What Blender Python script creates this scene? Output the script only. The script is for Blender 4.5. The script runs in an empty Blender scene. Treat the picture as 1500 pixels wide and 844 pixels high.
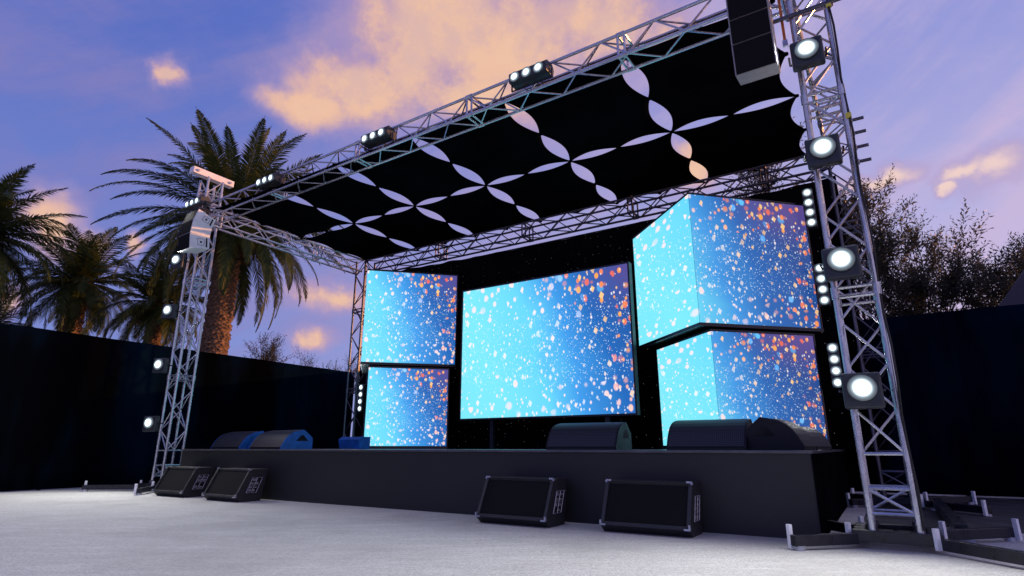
import bpy, math, random
from mathutils import Vector, Matrix
R = math.radians
rnd = random.Random(7)
sc = bpy.context.scene
C = sc.collection
PHI = math.atan2(-0.53525654, 0.84468955)          # stage front runs along U, depth along W
U = Vector((0.84468955, -0.53525654, 0)); W = Vector((0.53525654, 0.84468955, 0))
def P(u, w, z=0.0): return U*u + W*w + Vector((0, 0, z))

# ------------------------------------------------------------------ materials
class NT:
    def __init__(s, nt): s.nt = nt; s.n = nt.nodes; s.l = nt.links
    def node(s, t, **kw):
        n = s.n.new(t)
        for k, v in kw.items(): setattr(n, k, v)
        return n
    def put(s, sock, v):
        if hasattr(v, 'is_output') : s.l.new(v, sock)
        elif v is not None: sock.default_value = v
    def math(s, op, a, b=None, c=None, clamp=False):
        n = s.node('ShaderNodeMath', operation=op, use_clamp=clamp)
        s.put(n.inputs[0], a)
        if b is not None: s.put(n.inputs[1], b)
        if c is not None: s.put(n.inputs[2], c)
        return n.outputs[0]
    def mix(s, f, a, b, blend='MIX'):
        n = s.node('ShaderNodeMix', data_type='RGBA', blend_type=blend)
        s.put(n.inputs[0], f); s.put(n.inputs[6], a); s.put(n.inputs[7], b)
        return n.outputs[2]
    def smooth(s, v, lo, hi, a=0.0, b=1.0):
        n = s.node('ShaderNodeMapRange', interpolation_type='SMOOTHSTEP')
        s.put(n.inputs[0], v); s.put(n.inputs[1], lo); s.put(n.inputs[2], hi); s.put(n.inputs[3], a); s.put(n.inputs[4], b)
        return n.outputs[0]
    def noise(s, vec, scale, detail=4, rough=.55, dist=0.0, dim='3D'):
        n = s.node('ShaderNodeTexNoise', noise_dimensions=dim)
        s.put(n.inputs['Vector'], vec); n.inputs['Scale'].default_value = scale; n.inputs['Detail'].default_value = detail
        n.inputs['Roughness'].default_value = rough; n.inputs['Distortion'].default_value = dist
        return n.outputs[0], n.outputs[1]
    def ramp(s, v, stops):
        n = s.node('ShaderNodeValToRGB'); e = n.color_ramp.elements
        e[0].position, e[0].color = stops[0][0], (*stops[0][1], 1)
        e[1].position, e[1].color = stops[-1][0], (*stops[-1][1], 1)
        for p, c in stops[1:-1]:
            x = e.new(p); x.color = (*c, 1)
        s.put(n.inputs[0], v); return n.outputs[0]
    def xyz(s, x, y, z=0.0):
        n = s.node('ShaderNodeCombineXYZ'); s.put(n.inputs[0], x); s.put(n.inputs[1], y); s.put(n.inputs[2], z); return n.outputs[0]
    def sep(s, v):
        n = s.node('ShaderNodeSeparateXYZ'); s.put(n.inputs[0], v); return n.outputs
    def vmul(s, v, k):
        n = s.node('ShaderNodeVectorMath', operation='MULTIPLY'); s.put(n.inputs[0], v); n.inputs[1].default_value = k; return n.outputs[0]

def newmat(name):
    m = bpy.data.materials.new(name); m.use_nodes = True
    t = NT(m.node_tree); b = m.node_tree.nodes['Principled BSDF']
    return m, t, b
def mat(name, col, rough=.6, metal=0.0, var=.15, scale=6.0, bump=0.0, bscale=60.0, spec=.5, detail=4):
    m, t, b = newmat(name)
    tc = t.node('ShaderNodeTexCoord').outputs['Object']
    f, _ = t.noise(tc, scale, detail)
    lo = tuple(c*(1-var) for c in col) + (1,); hi = tuple(min(1, c*(1+var)) for c in col) + (1,)
    t.put(b.inputs['Base Color'], t.mix(t.smooth(f, .3, .7), lo, hi))
    t.put(b.inputs['Roughness'], t.smooth(f, .25, .75, rough*.85, min(1, rough*1.15)))
    b.inputs['Metallic'].default_value = metal; b.inputs['Specular IOR Level'].default_value = spec
    if bump:
        g, _ = t.noise(tc, bscale, 3)
        bn = t.node('ShaderNodeBump'); bn.inputs['Strength'].default_value = bump; bn.inputs['Distance'].default_value = .01
        t.put(bn.inputs['Height'], g); t.put(b.inputs['Normal'], bn.outputs[0])
    return m
def emit(name, col, strength):
    m, t, b = newmat(name)
    b.inputs['Base Color'].default_value = (.6, .6, .6, 1)
    b.inputs['Emission Color'].default_value = (*col, 1); b.inputs['Emission Strength'].default_value = strength
    return m
M = {}
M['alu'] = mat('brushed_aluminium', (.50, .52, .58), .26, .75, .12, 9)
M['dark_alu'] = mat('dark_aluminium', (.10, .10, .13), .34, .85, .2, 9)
M['black_steel'] = mat('black_painted_steel', (.012, .013, .022), .3, .2, .3, 12, .15, 50)
M['tab'] = mat('white_painted_tab', (.86, .87, .9), .4, .1, .08, 20)
M['cab'] = mat('black_textured_paint', (.017, .018, .022), .55, 0, .25, 14, .25, 160)
M['cabw'] = mat('white_cabinet_paint', (.85, .86, .89), .4, 0, .05, 8, .1, 120)
M['edge'] = mat('worn_metal_corner', (.45, .46, .55), .35, .8, .2, 20)
M['blue'] = mat('blue_lit_paint', (.008, .11, .42), .5, 0, .25, 8, .1, 80)  # blue light on the monitor sides, painted as their colour
M['port'] = mat('black_recess', (.004, .004, .005), .9, 0, .1, 8)
M['canopy'] = mat('black_stretch_fabric', (.0035, .004, .005), 1.0, 0, .3, 1.2, 0, 30, 0.0)
M['housing'] = mat('lamp_housing_black', (.03, .036, .042), .45, .1, .2, 12)
M['cloth_edge'] = mat('stage_top_trim', (.09, .09, .10), .4, .3, .2, 6)
M['cable'] = mat('black_cable_rubber', (.012, .012, .013), .6, 0, .2, 12)
M['panelw'] = mat('connector_plate', (.42, .42, .47), .35, .6, .3, 30)
M['orange'] = mat('orange_ratchet_strap', (.6, .16, .03), .6, 0, .15, 20)
M['yellow'] = mat('yellow_tape', (.7, .62, .08), .6, 0, .1, 20)
M['bark'] = mat('grey_brown_bark', (.075, .055, .04), .9, 0, .4, 9, .6, 30)
def lamp_mat(name, core, rim, r0, r1):
    '''a lamp front: very bright in the middle, its glow painted as emission fading towards the rim'''
    m, t, b = newmat(name)
    uv = t.node('ShaderNodeTexCoord').outputs['UV']; x, y, _ = t.sep(uv)
    d = t.math('SQRT', t.math('ADD', t.math('MULTIPLY', x, x), t.math('MULTIPLY', y, y)))
    k_ = t.math('DIVIDE', d, r0); f = t.math('EXPONENT', t.math('MULTIPLY', t.math('MULTIPLY', k_, k_), -1.0)); k2 = t.math('DIVIDE', d, r1); g_ = t.math('EXPONENT', t.math('MULTIPLY', t.math('MULTIPLY', k2, k2), -1.0))
    b.inputs['Base Color'].default_value = (.05, .06, .07, 1); b.inputs['Roughness'].default_value = .3
    b.inputs['Emission Color'].default_value = (.72, .90, 1.0, 1)
    t.put(b.inputs['Emission Strength'], t.math('ADD', t.math('MULTIPLY', f, core), t.math('MULTIPLY', g_, rim)))  # rim term paints the soft glow round the bright core
    return m
M['lens'] = lamp_mat('lit_lamp_lens', 60, .8, .31, .66)
M['lens_small'] = lamp_mat('lit_small_lens', 14, 1.0, .34, .62)

def grille_mat():
    m, t, b = newmat('perforated_steel_grille')
    tc = t.node('ShaderNodeTexCoord').outputs['UV']
    v = t.node('ShaderNodeTexVoronoi', voronoi_dimensions='2D'); v.inputs['Scale'].default_value = 46; v.inputs['Randomness'].default_value = 0
    t.put(v.inputs['Vector'], t.vmul(tc, (1, 1, 1)))
    h = t.smooth(v.outputs['Distance'], .22, .36)
    t.put(b.inputs['Base Color'], t.mix(h, (.003, .003, .004, 1), (.038, .040, .047, 1)))
    b.inputs['Roughness'].default_value = .5; b.inputs['Metallic'].default_value = .3
    return m
M['grille'] = grille_mat()
def foam_mat():
    m, t, b = newmat('black_speaker_foam')
    tc = t.node('ShaderNodeTexCoord').outputs['Object']
    f, _ = t.noise(tc, 90, 2)
    t.put(b.inputs['Base Color'], t.mix(f, (.004, .004, .005, 1), (.013, .013, .015, 1)))
    b.inputs['Roughness'].default_value = .95; b.inputs['Specular IOR Level'].default_value = .15
    return m
M['foam'] = foam_mat()
def wood_fascia():
    m, t, b = newmat('painted_stage_fascia')
    tc = t.node('ShaderNodeTexCoord').outputs['Object']
    f, _ = t.noise(tc, 1.3, 5)
    g, _ = t.noise(t.vmul(tc, (4, 4, 60)), 1.5, 3)
    k = t.mix(f, (.010, .010, .0115, 1), (.016, .016, .018, 1))
    t.put(b.inputs['Base Color'], t.mix(t.smooth(g, .55, .8, 0, .4), k, (.024, .024, .028, 1)))
    b.inputs['Roughness'].default_value = .55
    return m
M['fascia'] = wood_fascia()
def curtain_mat():
    m, t, b = newmat('black_fence_cloth')
    tc = t.node('ShaderNodeTexCoord').outputs['Object']
    f, _ = t.noise(t.vmul(tc, (1, 1, .25)), .8, 4)
    t.put(b.inputs['Base Color'], t.mix(t.smooth(f, .4, .7), (.0010, .0012, .0020, 1), (.0016, .007, .018, 1)))  # faint blue light on the cloth, painted as navy patches
    b.inputs['Roughness'].default_value = 1; b.inputs['Specular IOR Level'].default_value = .0
    return m
M['fence'] = curtain_mat()
def star_mat():
    m, t, b = newmat('black_star_cloth')
    tc = t.node('ShaderNodeTexCoord').outputs['UV']
    v = t.node('ShaderNodeTexVoronoi', voronoi_dimensions='2D'); v.inputs['Scale'].default_value = 6.5
    t.put(v.inputs['Vector'], tc)
    c = t.sep(v.outputs['Color'])
    e = t.math('MULTIPLY', t.smooth(v.outputs['Distance'], .022, .036, 1, 0), t.math('GREATER_THAN', c[0], .5))
    b.inputs['Base Color'].default_value = (.003, .0032, .004, 1); b.inputs['Roughness'].default_value = .95
    b.inputs['Specular IOR Level'].default_value = .1
    t.put(b.inputs['Emission Color'], t.mix(c[1], (.5, .7, 1, 1), (1, .95, .85, 1)))
    t.put(b.inputs['Emission Strength'], t.math('MULTIPLY', e, t.math('MULTIPLY', c[2], .28)))
    return m
M['star'] = star_mat()
def ground_mat():
    m, t, b = newmat('grey_speckled_ground')
    tc = t.node('ShaderNodeTexCoord').outputs['Object']
    fine, _ = t.noise(tc, 95, 2, .7)
    med, _ = t.noise(tc, 22, 4, .7)
    st, _ = t.noise(t.vmul(tc, (1.1, 5.5, 1)), 1.5, 6, .62, .5)
    big, _ = t.noise(tc, .55, 5, .6)
    c = t.mix(t.smooth(fine, .32, .68), (.29, .288, .28, 1), (.60, .595, .58, 1))
    c = t.mix(t.smooth(med, .35, .68, 0, .5), c, (.25, .245, .235, 1))
    c = t.mix(t.smooth(st, .42, .70, 0, .32), c, (.60, .595, .585, 1))
    c = t.mix(t.smooth(big, .44, .66, 0, .45), c, (.22, .218, .21, 1))
    spk, _ = t.noise(tc, 48, 3, .8)
    c = t.mix(t.smooth(spk, .50, .60, 0, .5), c, (.20, .195, .19, 1))
    t.put(b.inputs['Base Color'], c); b.inputs['Roughness'].default_value = .9
    bn = t.node('ShaderNodeBump'); bn.inputs['Strength'].default_value = .5; bn.inputs['Distance'].default_value = .01
    t.put(bn.inputs['Height'], med); t.put(b.inputs['Normal'], bn.outputs[0])
    return m
M['ground'] = ground_mat()
def shade_mat():
    m, t, b = newmat('painted_ground_shade')
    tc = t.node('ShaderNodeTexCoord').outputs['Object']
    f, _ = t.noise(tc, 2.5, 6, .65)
    t.put(b.inputs['Base Color'], t.mix(t.smooth(f, .45, .7), (.012, .012, .015, 1), (.045, .045, .05, 1)))  # dark tones standing in for unlit ground
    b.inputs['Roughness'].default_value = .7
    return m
M['ground_shade'] = shade_mat()

def led_mat(name, gain=1.0, lift=0.0):
    """The picture the LED walls play: cyan to deep blue with confetti and bokeh. UV: u along the wall 0..1, v up 0..1."""
    m, t, b = newmat(name)
    uv = t.node('ShaderNodeTexCoord').outputs['UV']
    s, v, _ = t.sep(uv)
    wob, _ = t.noise(uv, 2.2, 3)
    g = t.math('ADD', t.math('MULTIPLY_ADD', t.math('SUBTRACT', v, .5), .22, s), t.math('MULTIPLY', t.math('SUBTRACT', wob, .5), .22))
    g = t.math('SUBTRACT', g, lift)
    base = t.ramp(g, [(0, (.19, .76, .90)), (.3, (.13, .64, .92)), (.5, (.045, .31, .76)), (.70, (.012, .13, .46)), (1, (.012, .065, .28))])
    # darker violet upper right corner
    corner = t.math('MULTIPLY', t.smooth(g, .6, 1.05), t.smooth(v, .55, 1.0))
    base = t.mix(corner, base, (.10, .065, .27, 1))
    asp = t.xyz(t.math('MULTIPLY', s, 1.7), v, 0)
    def layer(col, scale, dens, rmin, rmax, soft, colr, mask, ang, stretch=1.0, off=0.0, op=1.0):
        rot = t.node('ShaderNodeMapping'); rot.inputs['Rotation'].default_value = (0, 0, R(ang)); rot.inputs['Scale'].default_value = (1, stretch, 1)
        rot.inputs['Location'].default_value = (off, off*.7, 0)
        t.put(rot.inputs['Vector'], asp)
        vo = t.node('ShaderNodeTexVoronoi', voronoi_dimensions='2D', distance='CHEBYCHEV' if 20 < scale < 60 else 'EUCLIDEAN'); vo.inputs['Scale'].default_value = scale
        t.put(vo.inputs['Vector'], rot.outputs[0])
        c = t.sep(vo.outputs['Color'])
        rad = t.math('MULTIPLY_ADD', t.math('POWER', c[1], 1.6), rmax-rmin, rmin)
        inner = t.math('SUBTRACT', rad, soft)
        d = t.smooth(vo.outputs['Distance'], inner, rad, 1, 0)
        on = t.math('LESS_THAN', c[0], t.math('MULTIPLY', mask, dens) if mask is not None else dens)
        k = t.math('MULTIPLY', t.math('MULTIPLY', d, on), t.math('MULTIPLY_ADD', c[2], .35, .6*op+.05), clamp=True)
        return t.mix(k, col, colr(c))
    warm = t.smooth(t.math('ADD', g, t.math('MULTIPLY', v, .25)), .55, .95)      # orange towards the upper right
    pale = lambda c: t.mix(c[2], (.85, .93, 1, 1), (1, .82, .80, 1))
    def hot(c):
        o = t.mix(c[2], (1.0, .16, .04, 1), (1.0, .42, .08, 1))
        o = t.mix(t.math('GREATER_THAN', c[1], .88), o, t.mix(c[0], (.12, .45, 1, 1), (.1, .7, .95, 1)))
        return t.mix(warm, (.98, .78, .80, 1), o)
    rim = t.math('MAXIMUM', t.smooth(v, .62, .85), t.smooth(v, .34, .12))
    edge = t.math('MAXIMUM', rim, t.smooth(s, .84, .96))
    mid = t.math('MULTIPLY', t.smooth(v, .16, .3), t.smooth(v, .84, .66))
    col = base
    col = layer(col, 9, t.math('MULTIPLY_ADD', warm, .45, .30), .18, .40, .20, hot, edge, 20, 1.1, 3.1, .5)
    col = layer(col, 13.5, t.math('MULTIPLY_ADD', warm, .40, .32), .18, .42, .14, hot, edge, -25, .85, 9.3, 1.2)
    col = layer(col, 21, .17, .18, .42, .09, lambda c: t.mix(t.math('MULTIPLY', warm, .9), pale(c), (1, .58, .16, 1)), None, 33, .8, 1.7, .9)
    col = layer(col, 42, .20, .12, .40, .12, pale, None, -18, .75, 5.2, 1)
    col = layer(col, 76, .30, .14, .36, .12, lambda c: (.75, .93, 1, 1), mid, 12, .9, 2.2, 1)
    b.inputs['Base Color'].default_value = (.01, .01, .012, 1); b.inputs['Roughness'].default_value = .35
    t.put(b.inputs['Emission Color'], col); b.inputs['Emission Strength'].default_value = gain
    return m
M['led'] = led_mat('led_picture', 1.0, -.06)
M['led_bright'] = led_mat('led_picture_bright', 1.12, .12)
M['led_pale'] = led_mat('led_picture_pale', 1.12, .16)

def leaf_mat(name, a, b_, rough=.5, trans=.25):
    m, t, b = newmat(name)
    tc = t.node('ShaderNodeTexCoord').outputs['Object']
    f, _ = t.noise(tc, 3.5, 4)
    g = t.node('ShaderNodeNewGeometry').outputs['Random Per Island']
    k = t.math('ADD', t.math('MULTIPLY', f, .6), t.math('MULTIPLY', g, .4))
    t.put(b.inputs['Base Color'], t.mix(t.smooth(k, .3, .7), (*a, 1), (*b_, 1)))
    b.inputs['Roughness'].default_value = rough; b.inputs['Specular IOR Level'].default_value = .15
    tr = t.node('ShaderNodeBsdfTranslucent'); t.put(tr.inputs[0], (*b_, 1))
    mx = t.node('ShaderNodeMixShader'); mx.inputs[0].default_value = trans
    out = t.n['Material Output']
    t.l.new(b.outputs[0], mx.inputs[1]); t.l.new(tr.outputs[0], mx.inputs[2]); t.l.new(mx.outputs[0], out.inputs[0])
    return m
M['palm_leaf'] = leaf_mat('palm_leaflets', (.020, .042, .012), (.080, .100, .028))
M['palm_dry'] = leaf_mat('dry_palm_leaflets', (.06, .035, .015), (.14, .08, .03))
M['leaf'] = leaf_mat('small_grey_green_leaves', (.028, .040, .026), (.10, .105, .078), .5, .4)
def trunk_mat():
    m, t, b = newmat('palm_trunk_bark')
    tc = t.node('ShaderNodeTexCoord').outputs['Object']
    v = t.node('ShaderNodeTexVoronoi'); v.inputs['Scale'].default_value = 9; t.put(v.inputs['Vector'], t.vmul(tc, (1, 1, 1.4)))
    f, _ = t.noise(tc, 14, 4)
    t.put(b.inputs['Base Color'], t.mix(t.math('MULTIPLY', v.outputs['Distance'], t.math('ADD', f, .6)), (.05, .032, .02, 1), (.24, .14, .085, 1)))
    b.inputs['Roughness'].default_value = .9
    bn = t.node('ShaderNodeBump'); bn.inputs['Strength'].default_value = 1; bn.inputs['Distance'].default_value = .06
    t.put(bn.inputs['Height'], v.outputs['Distance']); t.put(b.inputs['Normal'], bn.outputs[0])
    return m
M['palm_trunk'] = trunk_mat()

# ------------------------------------------------------------------ mesh helpers
class MB:
    def __init__(s): s.v = []; s.f = []; s.uv = {}
    def add(s, vs, fs, uvs=None):
        b = len(s.v); s.v += [tuple(v) for v in vs]
        for i, f in enumerate(fs):
            if uvs: s.uv[len(s.f)] = uvs[i]
            s.f.append(tuple(b+k for k in f))
    def box(s, x0, y0, z0, x1, y1, z1, M4=None):
        vs = [Vector(c) for c in ((x0,y0,z0),(x1,y0,z0),(x1,y1,z0),(x0,y1,z0),(x0,y0,z1),(x1,y0,z1),(x1,y1,z1),(x0,y1,z1))]
        if M4: vs = [M4 @ v for v in vs]
        s.add(vs, [(0,3,2,1),(4,5,6,7),(0,1,5,4),(1,2,6,5),(2,3,7,6),(3,0,4,7)])
    def prism(s, prof, x0, x1, bev=0.0):
        """profile in (y, z) extruded along x"""
        n = len(prof)
        s.add([(x0, y, z) for y, z in prof] + [(x1, y, z) for y, z in prof],
              [tuple(range(n))[::-1], tuple(range(n, 2*n))] + [(i, (i+1) % n, n+(i+1) % n, n+i) for i in range(n)])
    def tube(s, a, b, r, n=6, r2=None, cap=True):
        a, b = Vector(a), Vector(b); d = (b-a)
        if d.length < 1e-6: return
        d.normalize(); r2 = r if r2 is None else r2
        x = d.cross(Vector((0, 0, 1)) if abs(d.z) < .9 else Vector((1, 0, 0))).normalized(); y = d.cross(x)
        vs = []
        for p, q in ((a, r), (b, r2)):
            for i in range(n):
                t = 2*math.pi*i/n; vs.append(p + (x*math.cos(t) + y*math.sin(t))*q)
        fs = [(i, (i+1) % n, n+(i+1) % n, n+i) for i in range(n)]
        if cap: fs += [tuple(range(n))[::-1], tuple(range(n, 2*n))]
        s.add(vs, fs)
    def lens(s, c, nrm, r, n=28, dome=.15):
        '''a slightly domed round glass, uv = distance from its middle'''
        c, nrm = Vector(c), Vector(nrm).normalized(); x = nrm.cross(Vector((0, 0, 1))).normalized(); y = nrm.cross(x)
        rings = [0.0, .3, .6, .85, 1.0]; vs = [c+nrm*dome*r]; uv = [(0, 0)]
        for q in rings[1:]:
            for k in range(n):
                a = 2*math.pi*k/n; vs.append(c+(x*math.cos(a)+y*math.sin(a))*r*q+nrm*dome*r*(1-q*q)); uv.append((q*math.cos(a), q*math.sin(a)))
        fs = [(0, 1+k, 1+(k+1) % n) for k in range(n)]
        for j in range(3):
            for k in range(n): a = 1+j*n; fs.append((a+k, a+n+k, a+n+(k+1) % n, a+(k+1) % n))
        s.add(vs, fs, [[uv[i] for i in f] for f in fs])
    def path(s, pts, r, n=6):
        for a, b in zip(pts, pts[1:]): s.tube(a, b, r, n)
    def disc(s, c, nrm, r, depth, n=20, r2=None):
        c, nrm = Vector(c), Vector(nrm).normalized(); s.tube(c, c+nrm*depth, r, n, r2)
    def build(s, name, m, parent=None, bevel=0.0, smooth=False, thick=0.0):
        me = bpy.data.meshes.new(name); me.from_pydata(s.v, [], s.f); me.update()
        if s.uv:
            l = me.uv_layers.new(name='UVMap')
            for pi, uvs in s.uv.items():
                p = me.polygons[pi]
                for k, li in enumerate(p.loop_indices): l.data[li].uv = uvs[k]
        if isinstance(m, (list, tuple)):
            for x in m: me.materials.append(x)
        else: me.materials.append(m)
        if smooth:
            for p in me.polygons: p.use_smooth = True
        o = bpy.data.objects.new(name, me); C.objects.link(o)
        if parent: o.parent = parent
        if bevel:
            b = o.modifiers.new('bevel', 'BEVEL'); b.width = bevel; b.segments = 2; b.limit_method = 'ANGLE'
        return o
def tag(o, label=None, cat=None, group=None, kind=None):
    if label: o['label'] = label
    if cat: o['category'] = cat
    if group: o['group'] = group
    if kind: o['kind'] = kind
    return o
def thing(name, label, cat, loc, rz=0.0, group=None, tilt=None):
    o = bpy.data.objects.new(name, None); C.objects.link(o); o.location = loc; o.empty_display_size = .1
    o.rotation_euler = (0, 0, rz)
    return tag(o, label, cat, group)
def copy_tree(o, parent=None):
    c = o.copy(); C.objects.link(c); c.parent = parent
    for ch in list(o.children): copy_tree(ch, c)
    return c
def again(src, loc, rz=None, label=None):
    c = copy_tree(src); c.location = loc
    if rz is not None: c.rotation_euler = (0, 0, rz)
    if label: c['label'] = label
    return c

# ------------------------------------------------------------------ camera
cam_d = bpy.data.cameras.new('camera'); cam = bpy.data.objects.new('camera', cam_d); C.objects.link(cam)
cam_d.sensor_width = 36; cam_d.lens = 36*836/1500; cam_d.clip_start = .05; cam_d.clip_end = 2000
cam.location = (0, 0, .8); cam.rotation_euler = (R(90+15.637), 0, 0); sc.camera = cam

# ------------------------------------------------------------------ setting
def sheet(name, corners, m, kind='structure', n=1):
    b = MB(); b.add(corners, [(0, 1, 2, 3)]); return tag(b.build(name, m), kind=kind)
g = sheet('ground', [(-400,-400,0),(400,-400,0),(400,400,0),(-400,400,0)], M['ground'])
# shade on the ground behind the right tower, painted as a dark sheet
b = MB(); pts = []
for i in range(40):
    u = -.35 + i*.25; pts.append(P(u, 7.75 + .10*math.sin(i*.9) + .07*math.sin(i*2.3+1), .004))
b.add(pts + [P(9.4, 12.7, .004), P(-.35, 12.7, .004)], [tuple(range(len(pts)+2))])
tag(b.build('ground_shade_sheet', M['ground_shade']), kind='structure')

# ------------------------------------------------------------------ fence walls of black cloth
def cloth_fence(name, label, a, b_, h, seed, thick=.05):
    """cloth stretched between posts, gently rippled, with a top rail and posts behind"""
    r = random.Random(seed)
    L = (b_-a).length; ang = math.atan2((b_-a).y, (b_-a).x)
    o = thing(name, label, 'wall', a, ang)
    mb = MB(); nx = int(L*5); nz = 8
    ph = [r.uniform(0, 6.3) for _ in range(4)]
    def off(x, z): return .018*math.sin(x*2.6+ph[0]) + .012*math.sin(x*6.1+ph[1]+z*.5) + .01*math.sin(z*2+x+ph[2])
    vs = []
    for i in range(nx+1):
        for j in range(nz+1):
            x, z = L*i/nx, .02+(h-.02)*j/nz; vs.append((x, off(x, z), z))
    fs = [(i*(nz+1)+j, (i+1)*(nz+1)+j, (i+1)*(nz+1)+j+1, i*(nz+1)+j+1) for i in range(nx) for j in range(nz)]
    mb.add(vs, fs); cl = mb.build('cloth', M['fence'], o, smooth=True)
    sd = cl.modifiers.new('t', 'SOLIDIFY'); sd.thickness = .006
    rr = MB(); rr.tube((0, .06, h-.03), (L, .06, h-.03), .024, 8); rr.build('rail', M['black_steel'], o)
    k = 0.0
    while k <= L:
        q = MB(); q.tube((k, .08, 0), (k, .08, h-.05), .03, 8); q.build('post', M['black_steel'], o); k += 3.0
    return o
cloth_fence('cloth_wall', 'long black cloth wall along the left side under the palms', P(-14, -4), P(-14, 12.75), 3.10, 3)
cloth_fence('cloth_wall', 'black cloth wall running behind the stage and the right tower', P(-13.95, 12.85), P(9.5, 12.85), 3.2, 4)

# ------------------------------------------------------------------ stage
st = thing('stage_platform', 'low dark stage platform with plain charcoal front below the screens', 'stage', P(-11.25, 6.1), PHI)
SL, SD, SH = 10.66, 4.7, .775
b = MB(); b.box(.02, .02, 0, SL-.02, SD, SH-.03); b.build('fascia', M['fascia'], st)
b = MB(); b.box(0, 0, SH-.028, SL, SD, SH); b.build('deck', M['cloth_edge'], st, bevel=.004)
b = MB(); b.box(SL-.018, .0, .005, SL-.004, SD, SH-.032); b.build('side_cloth', M['canopy'], st)
# the backdrop: star cloth hung behind the screens
bd = thing('star_backdrop', 'black starlit backdrop cloth hanging behind the screens', 'backdrop', P(-10.3, 10.46, 0), PHI)
b = MB(); n = 160; L = 10.22; vs = []; fs = []; uvs = []
for i in range(n+1):
    x = L*i/n; y = .03*math.sin(x*9)+.02*math.sin(x*5.3+1)
    top = 5.27 - .10*math.sin(math.pi*x/L)
    vs += [(x, y, SH+.005), (x, y, top)]
for i in range(n):
    fs.append((2*i, 2*i+2, 2*i+3, 2*i+1)); uvs.append([(L*i/n, 0), (L*(i+1)/n, 0), (L*(i+1)/n, 4.4), (L*i/n, 4.4)])
b.add(vs, fs, uvs); o = b.build('cloth', M['star'], bd, smooth=True)
sd = o.modifiers.new('t', 'SOLIDIFY'); sd.thickness = .006
b = MB(); b.tube((0, .06, 5.20), (L, .06, 5.20), .02); b.build('rail', M['black_steel'], bd)

# ------------------------------------------------------------------ trusses
def truss_parts(root, A, B, size, up, bay=.42, r=.023, rb=.0105, couple=2.4, m=None, ladder_base=0.0):
    """box truss of four chords between local points A and B; size = width; up = a local vector for one face"""
    m = m or M['alu']
    A, B = Vector(A), Vector(B); d = (B-A); L = d.length; d.normalize()
    up = Vector(up).normalized(); sd = d.cross(up).normalized(); up = sd.cross(d).normalized(); h = size/2
    cs = [sd*h+up*h, -sd*h+up*h, -sd*h-up*h, sd*h-up*h]
    for c in cs:
        b = MB(); b.tube(A+c, B+c, r, 10); b.build('chord', m, root, smooth=False)
    b = MB()
    nb = max(2, round((L-ladder_base)/bay)); st_ = (L-ladder_base)/nb
    for k in range(4):
        p, q = cs[k], cs[(k+1) % 4]
        for i in range(nb):
            s0, s1 = ladder_base+i*st_, ladder_base+(i+1)*st_
            a, c = (p, q) if (i+k) % 2 == 0 else (q, p)
            b.tube(A+a+d*s0, A+c+d*s1, rb, 6, cap=False)
    if ladder_base:
        for s in (.14, ladder_base*.55, ladder_base):
            for k in range(4): b.tube(A+cs[k]+d*s, A+cs[(k+1) % 4]+d*s, rb*1.25, 6, cap=False)
        for k in range(4): b.tube(A+cs[k]+d*.14, A+cs[(k+1) % 4]+d*ladder_base*.55, rb*1.1, 6, cap=False)
    b.build('lattice', m, root)
    # coupled frames where two lengths meet
    s = couple
    while s < L-.3:
        b = MB()
        for e in (-.045, .045):
            for k in range(4): b.tube(A+cs[k]+d*(s+e), A+cs[(k+1) % 4]+d*(s+e), rb*1.3, 6, cap=False)
        for k in range(4): b.tube(A+cs[k]+d*(s-.055), A+cs[k]+d*(s+.055), r*1.35, 10)
        b.build('coupler', m, root); s += couple
TS = .33
def tower(label, u, w, h, z0=.13, rz=PHI, m=None, lb=.62, bay=.40):
    t = thing('truss_tower', label, 'truss tower', P(u, w, 0), rz, 'upright truss towers')
    truss_parts(t, (0, 0, z0), (0, 0, h), TS, (0, 1, 0), bay=bay, couple=2.05, m=m, ladder_base=lb, r=.026, rb=.012)
    return t
TR = (-.04, 6.10); TL = (-12.08, 6.34); BR = (.02, 10.2); BL = (-11.12, 10.22)
t1 = tower('tall silver truss tower at the stage right corner carrying four floodlights', *TR, 6.55)
t2 = tower('silver truss tower at far left with white roller block on its top', *TL, 6.62)
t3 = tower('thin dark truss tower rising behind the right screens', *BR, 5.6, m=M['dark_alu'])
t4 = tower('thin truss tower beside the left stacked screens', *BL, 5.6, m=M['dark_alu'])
# roller blocks (sleeve tops)
def roller(parent, m, size=(.17, .95, .17), up=6.6):
    b = MB(); x, y, z = size
    b.box(-x/2, -y/2, up+.02, x/2, y/2, up+z); o = b.build('roller_block', m, parent, bevel=.012)
    o2 = MB()
    for yy in (-y/2+.1, y/2-.1): o2.tube((-x/2-.03, yy, up+.09), (x/2+.03, yy, up+.09), .03, 10)
    o2.build('axle', M['edge'], o)
roller(t2, M['cabw'], up=6.62); roller(t1, M['cabw'], up=6.55)
# horizontal frame
def beam(label, a, b_, m=None, bay=.37):
    a, b_ = Vector(a), Vector(b_)
    t = thing('roof_truss', label, 'truss', P(*a), PHI, 'roof frame trusses')
    l = b_-a
    truss_parts(t, (0, 0, 0), l, .32, (0, 0, 1), bay=bay, couple=2.45, m=m, r=.023, rb=.0125)
    return t
ZF = 5.765; ZB = 5.415
front = beam('long silver roof truss across the front of the stage', (-11.93, 6.34, ZF), (-.22, 6.10, ZF))
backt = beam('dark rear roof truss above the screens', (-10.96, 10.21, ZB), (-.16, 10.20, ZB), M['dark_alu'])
left_t = beam('short side roof truss joining the two left towers', (-12.03, 6.52, ZF), (-11.15, 10.04, ZB))
right_t = beam('side roof truss joining the two right towers', (-.02, 6.28, ZF), (.02, 10.02, ZB))

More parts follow.
